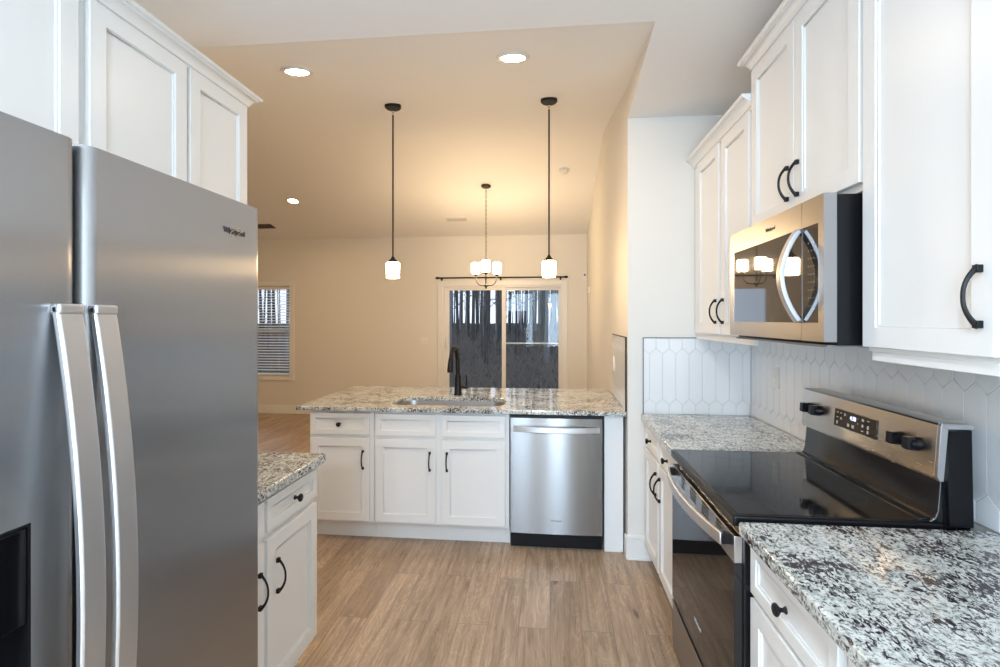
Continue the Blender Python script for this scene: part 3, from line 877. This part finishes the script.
# ------------------------------------------------------------------ range
RY0, RY1 = 1.527, 2.293
rg = thing('electric_range', 'black and stainless electric range between the granite counters', 'stove', (.545, (RY0+RY1)/2, 0))
LY = lambda y: y-(RY0+RY1)/2
LX = lambda x: x-.545
MB().box(.020, .62, LY(RY0), LY(RY1), .02, .890).build('side_body', BLACKENAMEL, rg)
MB().box(.06, .6, LY(RY0+.02), LY(RY1-.02), .0, .02).build('feet_plinth', BLACKPLASTIC, rg)
ct = MB().box(-.010, .560, LY(RY0), LY(RY1), .893, .926).build('cooktop_frame', mat('black_cooktop_frame', (.005, .005, .006), .3, 0, Specular_IOR_Level=.25), rg, .006, 3)
gl = MB().box(.006, .530, LY(RY0+.018), LY(RY1-.018), .920, .9268).build('cooktop_glass', COOKGLASS, ct, .001)
def ring(m, cx, cy, r, w=.0012):
    n = 48; v = []
    for k in range(n):
        a = 2*PI*k/n
        v += [(cx+(r-w)*math.cos(a), cy+(r-w)*math.sin(a), .92695), (cx+(r+w)*math.cos(a), cy+(r+w)*math.sin(a), .92695)]
    m.add(v, [(2*k, 2*k+1, (2*k+3) % (2*n), (2*k+2) % (2*n)) for k in range(n)])
    return m
for (x, y, rr_) in ((.15, 1.73, (.115, .085)), (.16, 2.10, (.075,)), (.39, 1.73, (.075,)), (.39, 2.10, (.10, .07))):
    for r in rr_: ring(MB(), x, LY(y), r).build('burner_ring', RINGPRINT, ct)
# black riser under the control console
m = MB().prism([(.530, .926), (.545, .935), (.552, .955), (.560, 1.050), (.640, 1.050), (.640, .80), (.53, .80)], LY(RY0+.0135), LY(RY1-.0045), 'y')
m.prism([(.505, .926), (.520, .934), (.532, .934), (.545, .926)], LY(RY0+.02), LY(RY1-.02), 'y')
m.build('riser', BLACKENAMEL, rg, .003)
# console
cons = MB().prism([(.5415, 1.058), (.5475, 1.044), (.640, 1.044), (.640, 1.197), (.630, 1.206), (.558, 1.206), (.5515, 1.201)], LY(RY0+.012), LY(RY1-.003), 'y').build('control_console', STEELR, rg, .001)
for (ya, yb) in ((RY0, RY0+.013), (RY1-.004, RY1)):
    MB().prism([(.575, .916), (.637, .916), (.632, 1.190), (.578, 1.186), (.571, 1.044)], LY(ya), LY(yb), 'y').build('console_end', BLACKPLASTIC, cons, .001)
m = MB()
m.prism([(.5415, 1.058), (.5475, 1.044), (.558, 1.044), (.570, 1.190), (.558, 1.206), (.5515, 1.201)], LY(RY0-.001), LY(RY0+.012), 'y')
m.prism([(.558, 1.206), (.570, 1.192), (.637, 1.192), (.637, 1.200), (.630, 1.206)], LY(RY0-.001), LY(RY0+.012), 'y')
m.build('end_trim', mat('trim_steel', (.50, .50, .51), .35, 1.0), cons, .0006)
def cx_at(z): return .5415+(z-1.058)/(1.201-1.058)*.010
tilt = math.atan2(.010, .143)
m = MB().box(-.0035, .004, LY(1.795), LY(2.042), -.032, .032)
dp = m.build('display_panel', OVENGLASS, rg); dp.location = (cx_at(1.130), 0, 1.130); dp.rotation_euler = (0, tilt, 0)
text('clock_digits', '4:38', .021, CLOCK, dp, (-.0042, LY(1.925), .012), (PI/2, 0, -PI/2))
m = MB()
for (yy, zz, w_, h_) in ((2.022, .02, .011, .004), (2.000, .02, .011, .004), (1.975, .018, .009, .009), (2.022, .002, .012, .003), (1.998, .0, .009, .008), (2.022, -.018, .008, .012),
                         (1.951, -.016, .013, .011), (1.923, -.016, .013, .011), (1.868, .018, .012, .008), (1.838, .020, .014, .003), (1.868, -.002, .009, .009), (1.838, -.002, .009, .012), (1.868, -.020, .012, .003), (1.838, -.018, .009, .010), (1.896, .018, .003, .003), (1.896, 0, .003, .003)):
    m.box(-.0042, -.0036, LY(yy)-w_/2, LY(yy)+w_/2, zz-h_/2, zz+h_/2)
m.build('button_print', PRINT, dp)
for yy in (2.232, 2.160, 1.685, 1.612):
    m = MB().lathe([(.021, 0), (.0215, -.006), (.019, -.012), (.017, -.024)], (0, 0, 0), 'x', 24)
    kb = m.build('knob', BLACKPLASTIC, rg); kb.location = (cx_at(1.130), LY(yy), 1.130); kb.rotation_euler = (0, tilt, 0)
    MB().prism([(-.012, -.020), (-.036, -.018), (-.036, .018), (-.012, .020)], -.012, .012, 'y').build('grip', BLACKPLASTIC, kb, .002)
# oven door
m = MB().box(LX(.540), LX(.565), LY(RY0+.010), LY(RY1-.004), .782, .862)
od = m.build('oven_door', STEELR, rg, .0015)
MB().box(LX(.5405), LX(.565), LY(RY0+.010), LY(RY1-.004), .275, .7815).build('door_glass', OVENGLASS, od, .001)
for (yc, n_, w_) in ((2.105, 4, .045), (1.965, 4, .075), (1.815, 4, .075), (1.675, 4, .045)):
    m = MB()
    for k in range(n_):
        zc = .852-.0125*k
        m.box(LX(.5390), LX(.5405), LY(yc)-w_/2, LY(yc)+w_/2, zc-.0032, zc+.0032)
    m.build('vent_slots', DARKVOID, od)
m = MB(); path = []
for i in range(25):
    u = -1+i/12; path.append((LX(.517)-.036*(1-u*u), LY((1.575+2.262)/2)+u*(2.262-1.575)/2, .838))
m.ribbon(path, (0, 0, 1), .038, .012)
m.build('door_handle', SATIN, od, .003)
for yy in (1.583, 2.254): MB().box(LX(.516), LX(.5405), LY(yy)-.012, LY(yy)+.012, .822, .854).build('handle_mount', BLACKPLASTIC, od, .002)
text('logo', 'Whirlpool', .019, PRINT, od, (LX(.5400), LY(1.905), .378), (PI/2, 0, -PI/2))
m = MB().box(LX(.542), LX(.565), LY(RY0+.010), LY(RY1-.004), .055, .262)
m.box(LX(.538), LX(.548), LY(RY0+.010), LY(RY1-.004), .252, .262)
m.build('storage_drawer', DARKSTEEL, rg, .0015)

# ------------------------------------------------------------------ ceiling fixtures
SL = .2
def zf(y): return ZK+SL*(y-YC) if y < RIDGE_Y else RIDGE_Z-(y-RIDGE_Y)*(RIDGE_Z-2.78)/(YB+.1-RIDGE_Y)
TF = math.atan(SL)
def can_light(name, label, x, y, z, tilt, mt, power_mat=None):
    t = thing(name, label, 'ceiling light', (x, y, z), 0, 'recessed disc lights')
    t.rotation_euler = (tilt, 0, 0)
    MB().lathe([(.060, 0), (.086, 0), (.088, -.004), (.078, -.010), (.060, -.008)], (0, 0, -.0005), 'z', 32, True, False).build('trim_ring', WHITEPLASTIC, t)
    MB().lathe([(.001, -.002), (.0595, -.002), (.0595, -.006), (.001, -.009)], (0, 0, 0), 'z', 32).build('diffuser', mt, t)
    return t
can_light('ceiling_light', 'lit disc light on the warm ceiling, left of the two in front', -1.368, 2.592, zf(2.592), TF, DISCK)
can_light('ceiling_light', 'lit disc light on the warm ceiling between the pendants, nearest the front', -.189, 2.548, zf(2.548), TF, DISCK)
can_light('ceiling_light', 'small far disc light low on the ceiling at left of the pendants', -3.354, 6.251, zf(6.251), -TF, DISC)
can_light('ceiling_light', 'added fill disc of the vaulted room, unseen behind the wall cabinets', -3.6, 3.6, zf(3.6), TF, DISC)  # out of view, added as warm fill for the vaulted room

# unseen discs added to the kitchen ceiling behind the camera as cool fill
for (x, y, share) in ((-.25, -.45, .75), (-.25, -1.9, 1.0)):
    t = thing('ceiling_light', 'added fill disc in the flat kitchen ceiling, unseen behind the camera', 'ceiling light', (x, y, ZK), 0, 'added kitchen fill discs')
    MB().lathe([(.060, 0), (.086, 0), (.088, -.004), (.078, -.010), (.060, -.008)], (0, 0, -.0005), 'z', 32, True, False).build('trim_ring', WHITEPLASTIC, t)
    MB().lathe([(.001, -.002), (.0595, -.002), (.0595, -.006), (.001, -.009)], (0, 0, 0), 'z', 32).build('diffuser', WHITEPLASTIC, t)
    area_lamp('fill_disc_lamp', (0, 0, -.012), KITCHEN_FILL*share, COOL, .115, t)

def pendant(label, x, y):
    z = zf(y)
    t = thing('pendant_light', label, 'pendant light', (x, y, z-.006), 0, 'pendants over the island')
    MB().lathe([(.056, .012), (.058, .0), (.058, -.012), (.050, -.020), (.012, -.022)], (0, 0, 0), 'z', 28).build('canopy', BLACKMETAL, t)
    m = MB(); 
    m.tube([(0, 0, -.022), (0, 0, -.036)], .006, 8)
    m.lathe([(.009, -.034), (.011, -.042), (.009, -.050)], (0, 0, 0), 'z', 12)
    m.tube([(.000, 0, -.050), (.006, 0, -.058), (0, 0, -.068), (-.006, 0, -.058), (0, 0, -.050)], .002, 6)
    m.build('swivel_link', CHROME, t)
    zb = 1.803-z; zt = 1.912-z
    MB().tube([(0, 0, -.066), (0, 0, zt+.035)], .0058, 10).build('rod', BLACKMETAL, t)
    MB().lathe([(.007, zt+.045), (.012, zt+.036), (.018, zt+.026), (.034, zt+.012), (.036, zt+.004), (.030, zt)], (0, 0, 0), 'z', 24).build('socket_cap', BLACKMETAL, t)
    MB().lathe([(.020, zt+.003), (.040, zt+.002), (.046, zt-.004), (.0475, zt-.014), (.045, zb+.006), (.043, zb), (.001, zb+.003)], (0, 0, 0), 'z', 28).build('lamp_shade', SHADE, t)
    return t
pendant('black rod pendant with white glass shade, left one over the island', -1.109, 3.451)
pendant('black rod pendant with white glass shade, right one over the island', -.008, 3.477)

# chandelier
chx, chy = -.769, 5.977
chz = zf(chy)
ch = thing('chandelier', 'bronze chandelier with three lit glass shades on a chain', 'chandelier', (chx, chy, chz-.004))
MB().lathe([(.058, .010), (.060, 0), (.058, -.012), (.045, -.022), (.010, -.026)], (0, 0, 0), 'z', 28).build('canopy', BRONZE, ch)
m = MB(); zz = -.030; k = 0
ztop = 2.235-chz
while zz > ztop:
    pts = []
    for i in range(11):
        a = 2*PI*i/10
        dx, dz = .0085*math.cos(a), .017*math.sin(a)
        pts.append((dx, 0, zz-.017+dz) if k % 2 else (0, dx, zz-.017+dz))
    m.tube(pts, .0022, 5); zz -= .027; k += 1
m.build('chain', BRONZE, ch)
zh = 1.900-chz
m = MB().tube([(0, 0, ztop+.006), (0, 0, zh+.02)], .007, 10)
m.lathe([(.005, zh-.020), (.012, zh-.010), (.007, zh), (.020, zh+.008), (.034, zh+.016), (.034, zh+.022), (.016, zh+.032), (.008, zh+.05)], (0, 0, 0), 'z', 20)
m.build('stem', BRONZE, ch)
R_ = .150
for ang in (-PI/2+.1, PI/2-1.0472+.1, PI/2+1.0472+.1):
    ca, sa = math.cos(ang), math.sin(ang)
    pts = [(ca*r, sa*r, zh+h) for r, h in ((.02, .022), (.06, .020), (.10, .030), (.125, .055), (.140, .085), (R_-.008, .105), (R_, .125), (R_, .150))]
    ar = MB().tube(pts, .0055, 8)
    ar.lathe([(.008, .140), (.022, .150), (.034, .160), (.034, .166), (.020, .168)], (ca*R_, sa*R_, zh), 'z', 20)
    arm = ar.build('arm', BRONZE, ch)
    MB().lathe([(.018, .166), (.042, .168), (.048, .176), (.050, .295), (.048, .300), (.046, .298), (.001, .296)], (ca*R_, sa*R_, zh), 'z', 26).build('lamp_shade', SHADEC, arm)

# smoke detector and air vents on the far ceiling slope
sd = thing('smoke_detector', 'round white smoke detector on the ceiling right of the chandelier', 'smoke detector', (.154, 5.646, zf(5.646))); sd.rotation_euler = (-TF, 0, 0)
MB().lathe([(.062, 0), (.064, -.010), (.055, -.014)], (0, 0, 0), 'z', 28).build('base', WHITEPLASTIC, sd)
MB().lathe([(.050, -.012), (.048, -.030), (.036, -.040), (.001, -.042)], (0, 0, 0), 'z', 28).build('cover', WHITEPLASTIC, sd)
def vent(label, x, y, dark):
    t = thing('ceiling_vent', label, 'vent', (x, y, zf(y)-.001)); t.rotation_euler = (-TF, 0, 0)
    c = WHITEPLASTIC if not dark else mat('brown_vent_metal', (.10, .085, .07), .5)
    m = MB(); a, b = .16, .075
    m.box(-a, a, -b, -b+.02, -.008, 0).box(-a, a, b-.02, b, -.008, 0).box(-a, -a+.02, -b+.02, b-.02, -.008, 0).box(a-.02, a, -b+.02, b-.02, -.008, 0)
    m.build('frame', c, t)
    m = MB()
    for k in range(8):
        yy = -b+.026+k*.0135; m.prism([(yy, -.008), (yy+.002, -.008), (yy+.009, -.001), (yy+.007, -.001)], -a+.02, a-.02, 'x')
    m.build('louvers', c, t)
vent('pale louvered air vent on the ceiling left of the chandelier', -1.32, 6.976, False)
vent('dark louvered air vent on the ceiling beside the refrigerator top', -4.276, 7.091, True)

# unseen rear windows, made up to frame the fill lamps behind the camera
w2 = bpy.data.objects.new('window_rear_added', None); COL.objects.link(w2); w2['kind'] = 'structure'
for xa, xb in ((-1.56, -.62), (-.09, .39)):
    f = .04
    m = MB().box(xa, xa+f, YR-.08, YR-.02, .22, 2.48).box(xb-f, xb, YR-.08, YR-.02, .22, 2.48).box(xa+f, xb-f, YR-.08, YR-.02, .22, .26).box(xa+f, xb-f, YR-.08, YR-.02, 2.44, 2.48)
    wf = m.build('window_frame', TRIM, w2)
    MB().box(xa+f, xb-f, YR-.055, YR-.048, .26, 2.44).build('pane', GLASS, wf)

# ------------------------------------------------------------------ outdoors
def hill(x, y):
    d = max(y-YB-2, 0)
    return -.45+min(d*.068, 1.62)+.05*math.sin(x*1.3+y)+.04*math.sin(y*2.1-x*.7)
m = MB(); nx, ny = 44, 34; v = []
for i in range(nx+1):
    for j in range(ny+1):
        x = -26+52*i/nx; y = YB+.16+38*(j/ny)**1.3
        v.append((x, y, hill(x, y)))
m.add(v, [(i*(ny+1)+j, (i+1)*(ny+1)+j, (i+1)*(ny+1)+j+1, i*(ny+1)+j+1) for i in range(nx) for j in range(ny)], True)
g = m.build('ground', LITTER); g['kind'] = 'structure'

def tree_mesh(r, h, mt, seed, n_br=26):
    rnd = random.Random(seed)
    m = MB(); pts = []; rs = []
    lx = rnd.uniform(-.03, .03); ly = rnd.uniform(-.03, .03)
    for i in range(9):
        u = i/8; pts.append((lx*h*u+.05*math.sin(u*5+seed), ly*h*u+.05*math.cos(u*4+seed), -.3+u*h)); rs.append(r*(1-.75*u)*(1.25 if i == 0 else 1))
    m.tube(pts, rs, 8)
    for b in range(n_br):
        u = rnd.uniform(.12, .95); i = int(u*8); p = Vector(pts[i]).lerp(Vector(pts[min(i+1, 8)]), u*8-i)
        a = rnd.uniform(0, 2*PI); L = rnd.uniform(.3, .95)*(1-u*.5); el = rnd.uniform(.1, .9)
        d = Vector((math.cos(a), math.sin(a), el)); bp = [p]
        for s_ in range(4):
            bp.append(bp[-1]+d*L/4); d = d+Vector((rnd.uniform(-.35, .35), rnd.uniform(-.35, .35), rnd.uniform(-.05, .4)))
        rb = max(r*.28*(1-u*.5), .012)
        m.tube(bp, [rb, rb*.8, rb*.6, rb*.4, rb*.2], 5)
        for s_ in (2, 3):
            q = bp[s_]; dd_ = Vector((rnd.uniform(-1, 1), rnd.uniform(-1, 1), rnd.uniform(0, 1)))*L*.25
            m.tube([q, q+dd_, q+dd_*1.7+Vector((0, 0, .1))], [rb*.35, rb*.25, rb*.1], 4)
    return m
protos = []
for k in range(7):
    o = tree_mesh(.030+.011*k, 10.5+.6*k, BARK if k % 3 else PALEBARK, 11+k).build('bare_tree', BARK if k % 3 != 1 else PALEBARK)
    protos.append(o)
rnd = random.Random(21)
spots = []
# trees seen through the sliding door (a widening fan) and through the left window
def fan(n, d0, d1, a0, a1):
    tries = 0; got = 0
    while got < n and tries < 4000:
        tries += 1
        d = rnd.uniform(d0, d1); a = rnd.uniform(a0, a1); p = ((YB+d)*a, YB+d)
        if all((p[0]-q[0])**2+(p[1]-q[1])**2 > 1.05**2 for q in spots): spots.append(p); got += 1
fan(85, 8, 34, -.235, .045)
fan(20, 6, 28, -.72, -.53)
fan(50, 20, 37, -.235, .045)
fan(10, 9, 28, -.5, .35)
for i, (x, y) in enumerate(spots):
    if i < 7: o = protos[i]
    else:
        o = protos[i % 7].copy(); COL.objects.link(o)
    o.location = (x, y, hill(x, y)); o.rotation_euler = (0, 0, rnd.uniform(0, 6.28)); s_ = rnd.uniform(.75, 1.25); o.scale = (s_, s_, s_)
    tag(o, 'leafless tree in the dusky woods seen through the glass', 'tree', 'bare trees in the woods outdoors')

rb = random.Random(5)
m = MB()
for k in range(2300):
    d = rb.uniform(1.2, 15)**1.0; a = rb.uniform(-.24, .05) if k % 4 else rb.uniform(-.72, -.5)
    x, y = (YB+d)*a, YB+d; z = hill(x, y); h = rb.uniform(.15, .9)
    p = Vector((x, y, z-.05)); q = p+Vector((rb.uniform(-.3, .3), rb.uniform(-.2, .2), h*.6)); e = q+Vector((rb.uniform(-.3, .3), rb.uniform(-.2, .2), h*.4))
    w = rb.uniform(.005, .016)
    m.tube([p, q, e], [w, w*.7, w*.3], 3)
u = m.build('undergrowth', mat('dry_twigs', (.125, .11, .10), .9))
tag(u, 'tangled dry twigs and brush on the dusky ground outdoors', 'undergrowth', kind='stuff')
